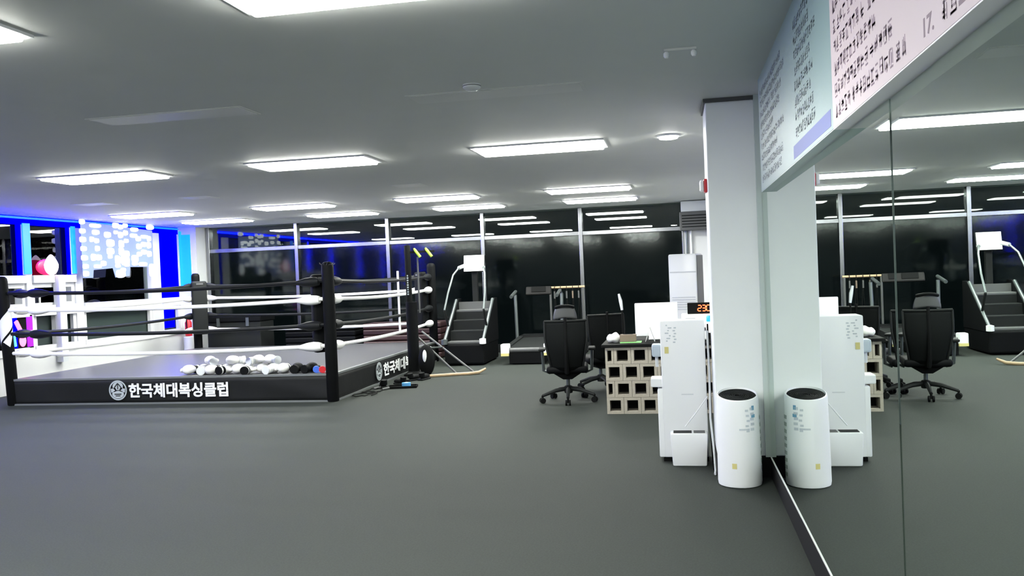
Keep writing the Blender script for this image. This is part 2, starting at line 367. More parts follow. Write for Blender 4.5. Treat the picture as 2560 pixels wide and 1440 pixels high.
# ================================================================== BOXING RING
RX0, RX1, RY0, RY1, RZ = -8.80, -4.22, 10.0, 14.6, .345
ring = empty('boxing_ring', ((RX0+RX1)/2, (RY0+RY1)/2, 0)); tag(ring, 'low boxing ring with grey canvas, black apron and black and white ropes', 'boxing ring')
cx, cy = (RX0+RX1)/2, (RY0+RY1)/2; hx, hy = (RX1-RX0)/2, (RY1-RY0)/2
MB().box((-hx+.02, -hy+.02, .02), (hx-.02, hy-.02, RZ-.03)).build('platform', 'blackmat', ring)
MB().box((-hx, -hy, RZ-.03), (hx, hy, RZ)).build('canvas', 'canvas', ring, bev=.012)
def apron(a, b, name='apron'):
    # wavy vinyl sheet between two plan points
    a = Vector((*a, 0)); b = Vector((*b, 0)); d = b-a; n = Vector((d.y, -d.x, 0)).normalized(); N = 60; Mz = 6
    vs = []; fs = []
    for i in range(N+1):
        for j in range(Mz+1):
            u = i/N; v = j/Mz
            off = .012*(1-v)*math.sin(u*17+v*2.2)*math.sin(u*5.1) + .010*math.exp(-((u-.87+.35*(v-.5))*14)**2)
            p = a + d*u + n*(.012+off*.8); vs.append((p.x, p.y, .015+(RZ-.035)*v))
    for i in range(N):
        for j in range(Mz): k = i*(Mz+1)+j; fs.append((k, k+Mz+1, k+Mz+2, k+1))
    m = MB(); m._add(vs, fs); o = m.build(name, 'apron', ring, smooth='all')
    so = o.modifiers.new('thick', 'SOLIDIFY'); so.thickness = .006; return o
ap1 = apron((-hx, -hy), (hx, -hy)); ap2 = apron((hx, -hy), (hx, hy))
apron((hx, hy), (-hx, hy)); apron((-hx, hy), (-hx, -hy))
for (a, b) in (((-hx, -hy-.03, 0), (hx, -hy+.01, .022)), ((hx-.01, -hy, 0), (hx+.03, hy, .022))):
    MB().box(a, b).build('base_trim', 'trim', ring)
for (a, b) in (((-hx, -hy-.018, RZ-.022), (hx, -hy+.02, RZ+.004)), ((hx-.02, -hy, RZ-.022), (hx+.018, hy, RZ+.004))):
    MB().box(a, b).build('edge_trim', 'trim', ring)
# gym name on the aprons
GYM = '한국체대복싱클럽'
tx = text_mesh('lettering', GYM, .2, 'letter', ap1, (-7.02-cx, -hy-.034, .085), (PI/2, 0, 0), bold=.006, width=1.40, height=.185)
tx['label'] = 'white gym name lettering on the front apron'
tx2 = text_mesh('lettering', GYM, .2, 'letter', ap2, (hx+.034, 11.76-cy, .085), (PI/2, 0, PI/2), bold=.006, width=2.0, height=.19)
tx2['label'] = 'white gym name lettering on the side apron'
def emblem(parent, loc, rot):
    m = MB(); n = 28
    m._add([(.13*math.cos(2*PI*k/n), .13*math.sin(2*PI*k/n), .003) for k in range(n)] + [(.112*math.cos(2*PI*k/n), .112*math.sin(2*PI*k/n), .003) for k in range(n)], [(k, (k+1) % n, n+(k+1) % n, n+k) for k in range(n)])
    m._add([(.075*math.cos(2*PI*k/n), .052+.058*math.sin(2*PI*k/n), .003) for k in range(n)], [tuple(range(n))])
    m._add([(.085*math.cos(2*PI*k/n), -.05+.055*math.sin(2*PI*k/n), .003) for k in range(n)], [tuple(range(n))])
    for sx in (-1, 1): m._add([(sx*.02, -.012, .003), (sx*.10, -.03, .003), (sx*.105, .02, .003), (sx*.03, .03, .003)], [(0, 1, 2, 3)])
    o = m.build('emblem', 'emblem', parent, loc=loc); o.rotation_euler = rot; o['label'] = 'round pale emblem in front of the gym name'
    k = MB(); 
    for a in (-.7, .0, .7): k.cb((.05*math.sin(a), .055, .005), (.012, .08, .002), (0, 0, a))
    k.cb((0, -.05, .005), (.10, .012, .002)); k.cb((0, -.072, .005), (.07, .010, .002)); k.build('emblem_lines', 'apron', o)
emblem(ap1, (-7.175-cx, -hy-.034, .185), (PI/2, 0, 0)); emblem(ap2, (hx+.034, 11.56-cy, .185), (PI/2, 0, PI/2))
# posts
PX, PY = hx-.02, hy-.02
corners = {'near right': (PX, -PY), 'near left': (-PX, -PY), 'far right': (PX, PY), 'far left': (-PX, PY)}
for nm, (px, py) in corners.items():
    p = MB().lathe([(.068, 0), (.075, .01), (.075, 1.66), (.070, 1.70), (.045, 1.725), (.01, 1.73)], 20, (px, py, 0)).build('post', 'black', ring, smooth=True)
    p['label'] = 'black padded %s corner post' % nm
    LEAN = .06 if nm == 'near left' else 0.0
    for v in p.data.vertices: v.co.x -= LEAN*v.co.z
    if nm == 'near right':
        m = MB()
        for k in range(14):
            a = 2*PI*k/14; m.tube([(px+.07*math.cos(a), py+.07*math.sin(a), 1.69), (px+.098*math.cos(a+.2), py+.098*math.sin(a+.2), 1.70+.012*(k % 3))], [.004, .002], 5)
        m.build('frayed_cover', 'grey', p)
    if nm == 'near left':
        # white panels wrapped around the post, cut by a dark diagonal band
        for (lo, hi) in ((lambda a: 1.05+.09*(a+.86)-.10, lambda a: 1.05+.09*(a+.86)+.17), (lambda a: 1.05+.09*(a+.86)-.14-.16*max(0, 1-abs(a+.5)/1.0), lambda a: 1.05+.09*(a+.86)-.14)):
            m = MB(); n = 20; vs = []; fs = []
            for i in range(n+1):
                an = -2.6+3.5*i/n; l_, h_ = lo(an), hi(an)
                for j in range(4): vs.append((px+.0785*math.cos(an)-LEAN*(l_+(h_-l_)*j/3), py+.0785*math.sin(an), l_+(h_-l_)*j/3))
            for i in range(n):
                for j in range(3): k = i*4+j; fs.append((k, k+4, k+5, k+1))
            m._add(vs, fs); m.build('white_patch', 'letter', p, smooth='all')
    # corner cushion on the inside
    sx, sy = (-1 if px > 0 else 1), (-1 if py > 0 else 1)
    ang = math.atan2(sy, sx)
    if nm != 'near left':
        c = MB().cb((0, 0, 0), (.12, .27, .98)).build('corner_cushion', 'dgrey' if nm == 'far left' else 'black', p, bev=.035, seg=3, smooth=True)
        c.location = (px+sx*.155, py+sy*.155, 1.09); c.rotation_euler = (0, 0, ang)
        MB().cb((0, 0, 0), (.13, .12, .03)).build('strap', 'grey', c, loc=(0, 0, .44))
# ropes
RZS = [(1.50, 'rope_b'), (1.275, 'rope_w'), (.955, 'rope_b'), (.695, 'rope_w')]
cl = [(PX, -PY), (-PX, -PY), (-PX, PY), (PX, PY)]
for e in range(4):
    a = Vector((*cl[e], 0)); b = Vector((*cl[(e+1) % 4], 0)); d = (b-a).normalized()
    for q, (z, m) in enumerate(RZS):
        n = 17; sag = .045
        pts = [a.lerp(b, i/(n-1)) + Vector((0, 0, z - sag*(1-(2*i/(n-1)-1)**2))) for i in range(n)]
        o = MB().tube(pts, .024, 8).build('rope', m, ring, smooth=True)
        for end, sg in ((a, 1), (b, -1)):
            off = .12 if e != 0 or sg == 1 else .32
            s0 = end + d*sg*off; L = .30
            pp = [s0 + d*sg*L*t + Vector((0, 0, z-.012-.006*t)) for t in (0, .12, .35, .6, .85, 1.0)]
            MB().tube(pp, [.045, .056, .062, .054, .036, .024], 12).build('turnbuckle_cover', m, o, smooth=True)
    if e == 3:   # vertical rope tie on the right side
        tt = .405; mid = a.lerp(b, tt); zs = .045*(1-(2*tt-1)**2)
        MB().box((mid.x-.014, mid.y-.014, RZS[3][0]-zs-.02), (mid.x+.014, mid.y+.014, 1.60)).build('rope_tie', 'rope_w', ring, bev=.004)

# ------------------------------------------------------------------ gloves lying along the ring edge
def glove(hand, cuff, name='boxing_glove'):
    t = empty(name)
    h = MB().ell((0, 0, .062), (.075, .10, .062), 14, 9, f=lambda p: Vector((p.x*(1+.12*p.y/.1), p.y, p.z*(1+.15*p.y/.1)))).build('hand', hand, t, smooth='all')
    MB().tube([(.055, -.05, .05), (.085, -.01, .052), (.085, .045, .055), (.068, .075, .058)], [.02, .028, .028, .016], 10).build('thumb', hand, t, smooth='all')
    MB().tube([(0, -.075, .055), (0, -.11, .052), (0, -.16, .052)], [.052, .05, .056], 14).build('cuff', cuff, t, smooth=True)
    MB().tube([(0, -.118, .052), (0, -.142, .052)], [.0545, .0565], 14).build('strap', hand if cuff != hand else 'grey', t, smooth=True)
    return t
gp = {}
def place_glove(kind, x, y, z, rz, lab, tilt=0.0, sc=1.0):
    key = kind
    if key in gp: t = copy_tree(gp[key])
    else: t = glove(*kind); gp[key] = t
    t.location = (x, y, z); t.rotation_euler = (tilt, 0, rz); t.scale = (sc, sc, sc)
    tag(t, lab, 'boxing glove', 'boxing gloves on the ring edge'); return t
WB, WW, BB = ('rope_w', 'black'), ('rope_w', 'plastic2'), ('black', 'blackmat')
xs = [-6.30, -6.12, -5.95, -5.78, -5.62, -5.45, -5.28, -5.11, -4.97]
for i, x in enumerate(xs):
    k = WW if i % 3 == 1 else WB
    place_glove(k, x, 10.22 + .05*math.sin(i*2.3), RZ+.002, [2.9, .3, 2.8, -.25, 3.4, .2, 2.9, -.2, 3.3][i], 'white glove with a %s cuff in the ring-edge pile, %s from the left' % ('black' if k == WB else 'grey', ORD[i]), sc=1.0)
for i, (x, y, rz) in enumerate([(-6.03, 10.28, .8), (-5.70, 10.27, 2.3), (-5.36, 10.28, -.4), (-5.19, 10.30, 1.1)]):
    place_glove(WW, x, y, RZ+.112, rz, 'white glove on top of the ring-edge pile, %s from the left' % ORD[i], sc=.95)
place_glove(BB, -4.79, 10.22, RZ+.002, .15, 'black boxing glove right of the white glove pile, on its left', sc=.98)
place_glove(BB, -4.60, 10.22, RZ+.002, -.2, 'black boxing glove beside the blue and red hand wraps', sc=.98)
def wrap(x, y, m, lab):
    t = empty('hand_wrap', (x, y, RZ+.045)); tag(t, lab, 'hand wrap')
    t.rotation_euler = (PI/2, 0, .4)
    MB().lathe([(.012, -.03), (.042, -.03), (.044, 0), (.042, .03), (.012, .03)], 18).build('roll', m, t, smooth=True)
    MB().box((.0, -.045, -.026), (.06, -.040, .026)).build('tail', m, t)
wrap(-4.49, 10.12, 'blue', 'rolled blue hand wrap next to the ring post'); wrap(-4.40, 10.10, 'red', 'rolled red hand wrap touching the ring post')

# ------------------------------------------------------------------ training post beside the ring
t = empty('training_post', (-3.98, 12.55, 0)); tag(t, 'tall black padded training post beside the ring', 'training post')
MB().lathe([(.16, 0), (.16, .02), (.11, .05), (.09, .07)], 24).build('base', 'blackmat', t, smooth=True)
MB().tube([(0, 0, .06), (0, 0, 1.12)], .088, 18).build('lower_pad', 'black', t, smooth=True)
MB().tube([(-.03, 0, 1.10), (-.03, 0, 1.98)], .046, 16).build('upper_pole', 'blackmat', t, smooth=True)
MB().tube([(.125, 0, .95), (.125, 0, 1.80)], .014, 8).build('side_tube', 'grey', t, smooth=True)
MB().box((-.03, -.015, 1.86), (.40, .015, 1.89)).build('arm', 'blackmat', t)
bm_ = MB()
for k in range(9): bm_.cb((.03, -.0475, 1.52-.035*k), (.026 if k % 3 else .018, .003, .022))
o = bm_.build('worn_print', 'emblem', t, loc=(-.06, 0, 0)); o['label'] = 'column of worn pale print down the pole'
for i, x in enumerate((-3.86, -3.68)):
    h = empty('rope_handle', (x, 12.52, 1.885)); tag(h, 'lime green grip hanging from the training post arm, %s one' % ('left' if i == 0 else 'right'), 'grip', 'lime green grips')
    MB().tube([(-.035, 0, .045), (-.02, 0, .02), (.06, 0, -.09)], [.012, .02, .022], 10).build('grip', 'neon_tape', h, smooth=True)
    MB().tube([(-.035, 0, .045), (-.05, 0, .03), (-.045, 0, .0)], .006, 6).build('loop', 'blackmat', h, smooth=True)
# strike shield leaning at its foot
t = empty('strike_shield', (-3.74, 12.42, 0)); tag(t, 'black oval strike shield with a white patch at the post foot', 'strike shield'); t.rotation_euler = (-.12, 0, .25)
MB().ell((0, 0, .24), (.125, .07, .238), 20, 12).build('pad', 'black', t, smooth='all')
MB().ell((-.025, -.062, .30), (.032, .014, .095), 14, 8).build('patch', 'letter', t, smooth='all')
MB().tube([(-.05, .07, .15), (-.05, .12, .2), (-.05, .12, .28), (-.05, .07, .33)], .014, 8).build('handle', 'blackmat', t, smooth=True)
# push frame with wooden runner
t = empty('leaning_frame', (-3.3, 12.45, 0)); tag(t, 'grey two-pole frame leaning on the ring with a curved tan wooden foot', 'frame')
pl = MB(); pp = [(-.42, -.23, .022), (.0, -.05, .022), (.20, .02, .022), (.33, .09, .03), (.42, .17, .075)]
pl.tube(pp, [.022, .025, .025, .024, .016], 8).build('wooden_foot', 'wood', t, smooth=True)
MB().tube([(.02, -.03, .03), (-.78, .25, .70)], .016, 8).build('pole', 'grey', t, smooth=True)
MB().tube([(.20, .30, .015), (-.74, .78, .62)], .016, 8).build('pole', 'grey', t, smooth=True)
MB().tube([(-.44, .13, .41), (-.36, .58, .38)], .013, 8).build('cross_tube', 'silver', t, smooth=True)
MB().lathe([(.02, -.025), (.035, -.02), (.035, .02), (.02, .025)], 14, (-.44, .13, .41)).build('clamp', 'plastic2', t, smooth=True)
# clutter on the floor beside the ring
t = empty('jump_rope', (-4.02, 10.62, 0)); tag(t, 'black jump rope lying in loops beside the ring post', 'jump rope')
MB().tube([(.13*math.cos(a*.7)*(1+.35*math.sin(a*1.3)), .28*math.sin(a*.7)+.03*a-.2, .008+.004*(i % 3)) for i, a in enumerate([k*.35 for k in range(50)])], .006, 6).build('cord', 'blackmat', t, smooth=True)
for dx, dy in ((.10, .3), (-.05, .38)): MB().tube([(dx, dy, .016), (dx+.05, dy+.14, .016)], .015, 8).build('handle', 'grey', t, smooth=True)
def shoe(x, y, rz, lab):
    t = empty('gym_shoe', (x, y, 0), rz); tag(t, lab, 'shoe', 'black gym shoes by the ring')
    MB().prism([(-.045, -.14), (.04, -.14), (.05, .02), (.045, .11), (.0, .15), (-.045, .11), (-.05, .0)], 'z', 0, .025).build('sole', 'dgrey', t, bev=.006)
    MB().ell((0, .02, .04), (.045, .125, .045), 12, 8).build('upper', 'black', t, smooth='all')
    MB().tube([(0, -.075, .05), (0, -.085, .11)], [.045, .042], 12).build('collar', 'black', t, smooth=True)
    MB().tube([(-.025, .0, .083), (.025, .03, .083), (-.02, .045, .078)], .004, 5).build('lace', 'grey', t)
shoe(-4.02, 11.25, .5, 'black gym shoe by the ring, left of the blue tape tray'); shoe(-3.86, 11.50, .9, 'black gym shoe just behind the blue tape tray')
shoe(-3.80, 11.95, -.4, 'black gym shoe in front of the training post, left one'); shoe(-3.66, 12.02, -.2, 'black gym shoe in front of the training post, right one')
t = empty('tape_tray', (-3.72, 11.18, 0), .2); tag(t, 'flat black tray on the floor beside the ring', 'tray')
MB().box((-.20, -.10, 0), (.20, .10, .012)).build('base', 'blackmat', t); 
for a, b in (((-.20, -.10, 0), (.20, -.09, .03)), ((-.20, .09, 0), (.20, .10, .03)), ((-.20, -.10, 0), (-.19, .10, .03)), ((.19, -.10, 0), (.20, .10, .03))): MB().box(a, b).build('rim', 'blackmat', t)
t = empty('tape_roll', (-3.66, 11.16, .042)); tag(t, 'sky blue tape roll lying on the black tray', 'tape roll')
MB().lathe([(.03, -.028), (.06, -.028), (.06, .028), (.03, .028)], 20).build('tape', 'skyblue', t, smooth=True)
MB().lathe([(.012, -.03), (.031, -.03), (.031, .03), (.012, .03)], 20).build('core', 'plastic2', t, smooth=True)

# ================================================================== CARDIO MACHINES
t = empty('stair_climber', (-3.49, 13.75, 0)); tag(t, 'black stair climber with silver rails and a bright white console', 'stair climber')
MB().box((-.34, 0, .02), (.34, 1.15, .36)).build('base', 'black', t, bev=.03)
for sx in (-1, 1):
    MB().prism([(.0, .34), (.0, .42), (.92, 1.08), (1.12, 1.08), (1.12, .34)], 'x', sx*.325-.03, sx*.325+.03).build('side_panel', 'black', t, bev=.008)
    MB().tube([(sx*.325, -.015, .40), (sx*.325, .87, 1.06)], .028, 10).build('stringer', 'silver', t, smooth=True)
    MB().lathe([(.02, -.05), (.055, -.04), (.055, .04), (.02, .05)], 14, (sx*.325, -.02, .40)).build('foot_cap', 'plastic' if sx > 0 else 'silver', t, smooth=True)
    hr = MB().tube([(sx*.335, .10, .92), (sx*.32, .32, 1.20), (sx*.28, .55, 1.50), (sx*.22, .72, 1.62), (sx*.15, .86, 1.64)], .017, 10).build('handrail', 'silver', t, smooth=True)
    MB().tube([(sx*.22, .72, 1.62), (sx*.14, .85, 1.66)], .032, 10).build('grip', 'plastic2', hr, smooth=True)
    MB().tube([(sx*.335, .10, .92), (sx*.33, .30, .62)], .02, 8).build('lower_rail', 'dgrey', t, smooth=True)
for k in range(4): MB().box((-.29, .03+.22*k, .36+.165*k), (.29, .33+.22*k, .40+.165*k)).build('step', 'grey' if k in (0, 3) else 'dgrey', t, bev=.008)
for k in range(4): MB().box((-.29, .25+.22*k, .38+.165*k), (.29, .265+.22*k, .53+.165*k)).build('riser', 'dgrey' if k < 3 else 'grey', t)
MB().box((-.05, .95, 1.0), (.05, 1.03, 1.6)).build('mast', 'dgrey', t, bev=.01)
c = MB().cb((0, 0, 0), (.38, .05, .30)).build('console', 'dgrey', t, bev=.015); c.location = (.02, .90, 1.69); c.rotation_euler = (-.2, 0, 0)
MB().cb((0, -.028, 0), (.36, .008, .28)).build('screen', 'screen', c)
t = empty('treadmill', (-2.45, 13.75, 0)); tag(t, 'dark treadmill with white rear caps in front of the far windows', 'treadmill')
MB().prism([(.04, .215), (.04, .265), (1.5, .335), (1.5, .285)], 'x', -.30, .30).build('belt', 'dgrey', t)
MB().tube([(-.30, .04, .235), (.30, .04, .235)], .04, 14).build('rear_roller', 'grey', t, smooth=True)
MB().box((-.29, .02, .02), (.29, 1.55, .20)).build('frame', 'black', t)
for sx in (-1, 1):
    MB().prism([(.12, .18), (.12, .29), (1.5, .36), (1.5, .25)], 'x', sx*.345-.045, sx*.345+.045).build('side_rail', 'dgrey', t, bev=.01)
    k = MB().box((sx*.355-.07, -.02, .17), (sx*.355+.07, .14, .34)).build('rear_cap', 'plastic', t, bev=.02)
    MB().box((sx*.355-.065, -.025, .145), (sx*.355+.065, .13, .19)).build('warning_strip', 'yellow', k)
    MB().tube([(sx*.40, 1.40, .1), (sx*.42, 1.46, 1.10), (sx*.40, 1.40, 1.16), (sx*.40, .95, 1.08)], .03, 10).build('upright', 'silver', t, smooth=True)
MB().box((-.38, 1.45, .05), (.38, 1.75, .38)).build('motor_hood', 'black', t, bev=.05)
c = MB().cb((0, 0, 0), (.46, .05, .16)).build('console', 'skirt', t, bev=.02); c.location = (0, 1.5, 1.16); c.rotation_euler = (-.35, 0, 0)
MB().cb((0, -.034, .02), (.26, .004, .10)).build('display', 'blackmat', c)
# jump rope rack
t = empty('jump_rope_rack', (-1.98, 15.55, 0)); tag(t, 'low rack with a tan bar and hanging ropes by the far windows', 'rack')
for sx in (-1, 1):
    MB().tube([(sx*.30, 0, 0), (sx*.30, 0, 1.20)], .02, 8).build('upright', 'grey', t, smooth=True)
    MB().box((sx*.30-.03, -.2, 0), (sx*.30+.03, .2, .03)).build('foot', 'blackmat', t)
MB().tube([(-.33, 0, 1.20), (.33, 0, 1.20)], .022, 10).build('bar', 'wood', t, smooth=True)
for k in range(5):
    x = -.22+.11*k; r = MB().tube([(x, -.026, 1.10), (x, -.026, 1.22), (x, 0, 1.235), (x, .026, 1.22), (x+.02, .026, .55), (x, .0, .5), (x-.02, -.03, .56), (x, -.026, 1.0)], .006, 6).build('hanging_rope', 'blackmat', t, smooth=True)
    MB().tube([(x, -.026, 1.0), (x, -.026, 1.13)], .014, 8).build('rope_handle', 'brown' if k % 2 else 'grey', r, smooth=True)
# mats and gear behind the ring
for i, (x, wd, m, lab) in enumerate([(-5.0, 1.5, 'maroon', 'folded maroon mat behind the ring, right of the black one'), (-6.6, 1.4, 'black', 'folded black mat behind the ring, below the first chrome mullion')]):
    t = empty('folded_mat', (x, 15.4, 0)); tag(t, lab, 'mat')
    for k in range(6):
        o = MB().box((-wd/2, -.30, .01+.11*k), (wd/2, .30, .115+.11*k)).build('fold', m, t, bev=.025)
t = empty('equipment_trunk', (-8.3, 15.3, 0)); tag(t, 'dark grey equipment trunk behind the far left ring corner', 'trunk')
MB().box((-.55, -.28, .03), (.55, .28, .78)).build('body', 'dgrey', t, bev=.02); MB().box((-.57, -.30, .78), (.57, .30, .90)).build('lid', 'black', t, bev=.02)
for sx in (-1, 1): MB().box((sx*.3-.03, -.31, .70), (sx*.3+.03, -.285, .86)).build('clasp', 'silver', t)

# ================================================================== RECEPTION CORNER
def office_chair():
    t = empty('office_chair')
    MB().lathe([(.045, .10), (.05, .12), (.045, .18), (.03, .19)], 16).build('hub', 'dgrey', t, smooth=True)
    for k in range(5):
        a = 2*PI*k/5 - PI/2
        ca, sa = math.cos(a), math.sin(a)
        lg = MB().tube([(.03*ca, .03*sa, .15), (.15*ca, .15*sa, .135), (.31*ca, .31*sa, .085)], [.026, .024, .017], 8).build('leg', 'dgrey', t, smooth=True)
        MB().tube([(.31*ca-.012*sa, .31*sa+.012*ca, .032), (.31*ca-.03*sa, .31*sa+.03*ca, .032)], .032, 12).tube([(.31*ca+.012*sa, .31*sa-.012*ca, .032), (.31*ca+.03*sa, .31*sa-.03*ca, .032)], .032, 12).tube([(.31*ca, .31*sa, .03), (.31*ca, .31*sa, .09)], .012, 8).build('caster', 'blackmat', lg, smooth=True)
    MB().tube([(0, 0, .15), (0, 0, .30)], .022, 12).build('gas_stem', 'silver', t, smooth=True)
    MB().prism([(-.16, .34), (.16, .34), (.05, .27), (-.05, .27)], 'y', -.14, .14).build('mechanism', 'blackmat', t, bev=.01)
    MB().cb((0, .02, .385), (.47, .46, .085)).build('seat', 'black', t, bev=.035, seg=3, smooth=True)
    # mesh back: curved sheet, wider at the top
    vs = []; fs = []; NU, NV = 12, 12
    for j in range(NV+1):
        v = j/NV; hw = .175+.06*min(1, v*1.6); z = .38+.56*v; y = -.22-.06*v+.05*math.sin(v*PI)*-1
        for i in range(NU+1):
            u = i/NU*2-1; vs.append((hw*u, y+.05*u*u, z))
    for j in range(NV):
        for i in range(NU): k = j*(NU+1)+i; fs.append((k, k+1, k+NU+2, k+NU+1))
    m = MB(); m._add(vs, fs); b = m.build('backrest', 'mesh', t, smooth='all'); so = b.modifiers.new('th', 'SOLIDIFY'); so.thickness = .018
    top = [vs[NV*(NU+1)+i] for i in range(NU+1)]; MB().tube(top, .014, 8).build('top_rail', 'dgrey', b, smooth=True)
    for e in (0, NU): MB().tube([vs[j*(NU+1)+e] for j in range(NV+1)], .012, 8).build('side_rail', 'dgrey', b, smooth=True)
    MB().tube([(0, -.06, .32), (0, -.22, .36), (0, -.31, .55), (0, -.29, .80), (0, -.29, .98)], [.03, .03, .022, .02, .016], 8).build('spine', 'blackmat', t, smooth=True)
    hd = []; hf = []
    for j in range(7):
        for i in range(11):
            u = i/10*2-1; v = j/6; hd.append((.135*u*(1-.25*v*v), -.27+.05*u*u-.03*v, .97+.14*v-.02*u*u))
    for j in range(6):
        for i in range(10): k = j*11+i; hf.append((k, k+1, k+12, k+11))
    m = MB(); m._add(hd, hf); h = m.build('headrest', 'grey', t, smooth='all'); so = h.modifiers.new('th', 'SOLIDIFY'); so.thickness = .02
    MB().tube([hd[66+i] for i in range(11)], .017, 8).build('headrest_rim', 'black', h, smooth=True)
    for sx in (-1, 1):
        MB().tube([(sx*.20, .02, .33), (sx*.275, .02, .36), (sx*.285, .0, .58)], .018, 8).build('arm_post', 'silver', t, smooth=True)
        MB().cb((sx*.285, .03, .605), (.08, .24, .03)).build('arm_pad', 'dgrey', t, bev=.012)
    return t
ch = office_chair(); ch.location = (-1.27, 9.78, 0); ch.rotation_euler = (0, 0, .10)
tag(ch, 'black mesh office chair with headrest standing open on the floor', 'office chair', 'office chairs at the counter')
ch2 = copy_tree(ch); ch2.location = (-.98, 10.75, 0); ch2.rotation_euler = (0, 0, .45)
for o_ in [c for c in ch2.children if c.name.startswith('headrest')]:
    for g_ in list(o_.children): bpy.data.objects.remove(g_)
    bpy.data.objects.remove(o_)
tag(ch2, 'black office chair half hidden behind the block counter', 'office chair', 'office chairs at the counter')
# breeze block counter front
ct = empty('breeze_block_counter', (-.76, 8.88, 0)); tag(ct, 'tan breeze-block counter front with square holes', 'counter')
CW, RH = .176, .172
bl_cache = {}
def block(w_):
    if w_ in bl_cache: return bl_cache[w_]
    m = MB(); g = .0; D = .19; hw = w_/2-.0015; hh = RH/2-.0015; wx = w_*.32 if w_ > .1 else w_*.24; wz = RH*.33
    o = [(-hw, -hh), (hw, -hh), (hw, hh), (-hw, hh)]; i_ = [(-wx, -wz), (wx, -wz), (wx, wz), (-wx, wz)]
    vs = [(x, 0, z) for x, z in o] + [(x, 0, z) for x, z in i_] + [(x, D, z) for x, z in o] + [(x, D, z) for x, z in i_]
    fs = []
    for k in range(4):
        n = (k+1) % 4
        fs += [(k, n, 4+n, 4+k), (8+n, 8+k, 12+k, 12+n), (n, k, 8+k, 8+n), (4+k, 4+n, 12+n, 12+k)]
    m._add(vs, fs); ob = m.build('block', 'block', ct); bl_cache[w_] = ob; return ob
def put_block(w_, x, z, used=set()):
    if w_ not in used: b = block(w_); used.add(w_)
    else: b = bl_cache[w_].copy(); COL.objects.link(b); b.parent = ct
    b.location = (x, 0, z)
for r in range(4):
    x = 0.0; z = RH*(r+.5)
    if r % 2 == 1: put_block(CW/2, CW/4, z); x = CW/2
    while x + CW <= 1.24: put_block(CW, x+CW/2, z); x += CW
MB().box((.01, .192, 0), (1.23, .205, RH*4)).build('hole_shade_board', 'blackmat', ct)  # black sheet supplies the under-counter shade seen through the holes
dt = MB().box((-.035, -.02, 0), (1.30, .95, .03)).build('counter_top', 'blackmat', bev=.004, loc=(-.76, 8.88, RH*4+.001)); tag(dt, 'black worktop lying on the breeze-block counter', 'worktop')
sp = MB().box((.35, .55, 0), (1.24, .75, RH*4)).build('counter_rear_wall', 'block', loc=(-.76, 8.88, 0)); tag(sp, 'plain block support under the back of the counter', 'counter support')
TZ = RH*4+.032
# computer monitor, seen from behind
t = empty('computer_monitor', (-.235, 9.42, TZ), .06); tag(t, 'white all-in-one monitor on the counter, seen from behind', 'monitor')
MB().cb((0, 0, .215), (.46, .022, .36)).build('back_shell', 'plastic', t, bev=.01, smooth=True)
MB().box((-.22, .012, .06), (.22, .016, .385)).build('screen', 'dgrey', t)
MB().prism([(-.02, .10), (-.035, .10), (-.14, .012), (-.125, .0), (.02, .0), (.02, .012), (-.10, .012)], 'x', -.09, .09).build('stand', 'plastic', t)
MB().box((-.04, -.02, .085), (.04, -.011, .095)).build('port_slot', 'grey', t)
t = empty('tent_card', (-.30, 9.10, TZ)); tag(t, 'white folded tent card standing in front of the monitor', 'card')
for sx in (-1, 1): MB().box((-.002, -.07, 0), (.002, .07, .15), rot=(0, sx*.32, 0), piv=(0, 0, .15)).build('leaf', 'paper', t)
# papers, brown box, stand
t = MB().box((-.11, -.10, 0), (.11, .10, .006)).build('papers', 'green', loc=(-.50, 9.10, TZ)); tag(t, 'green paper lying flat on the counter', 'paper')
t = empty('tissue_box', (-.53, 9.13, TZ+.007)); tag(t, 'brown cardboard box on the counter with white cloth beside it', 'box')
MB().box((-.085, -.05, 0), (.085, .05, .075)).build('carton', 'brown', t, bev=.004); MB().box((-.05, -.01, .0755), (.05, .01, .078)).build('slot', 'blackmat', t)
m = MB(); 
t = MB().ell((0, 0, .055), (.075, .07, .055), 14, 9, f=lambda p: Vector((p.x*(1+.25*math.sin(9*p.y/.07)), p.y*(1+.2*math.sin(7*p.x/.07)), p.z*(1+.2*math.sin(5*p.x/.07+2*p.y/.07))))).build('crumpled_cloth', 'paper', smooth='all', loc=(-.68, 9.15, TZ-.012)); tag(t, 'crumpled white cloth at the counter edge', 'cloth')
t = empty('desk_microphone', (-.61, 9.55, TZ)); tag(t, 'thin black stand with a cream tip on the counter', 'stand')
MB().lathe([(.06, 0), (.06, .012), (.015, .02)], 20).build('base', 'blackmat', t, smooth=True); MB().tube([(0, 0, .015), (.0, 0, .33)], .009, 8).build('rod', 'blackmat', t, smooth=True)
MB().tube([(0, 0, .32), (-.012, 0, .42), (-.03, 0, .50)], [.014, .02, .012], 10).build('tip', 'plastic2', t, smooth=True)
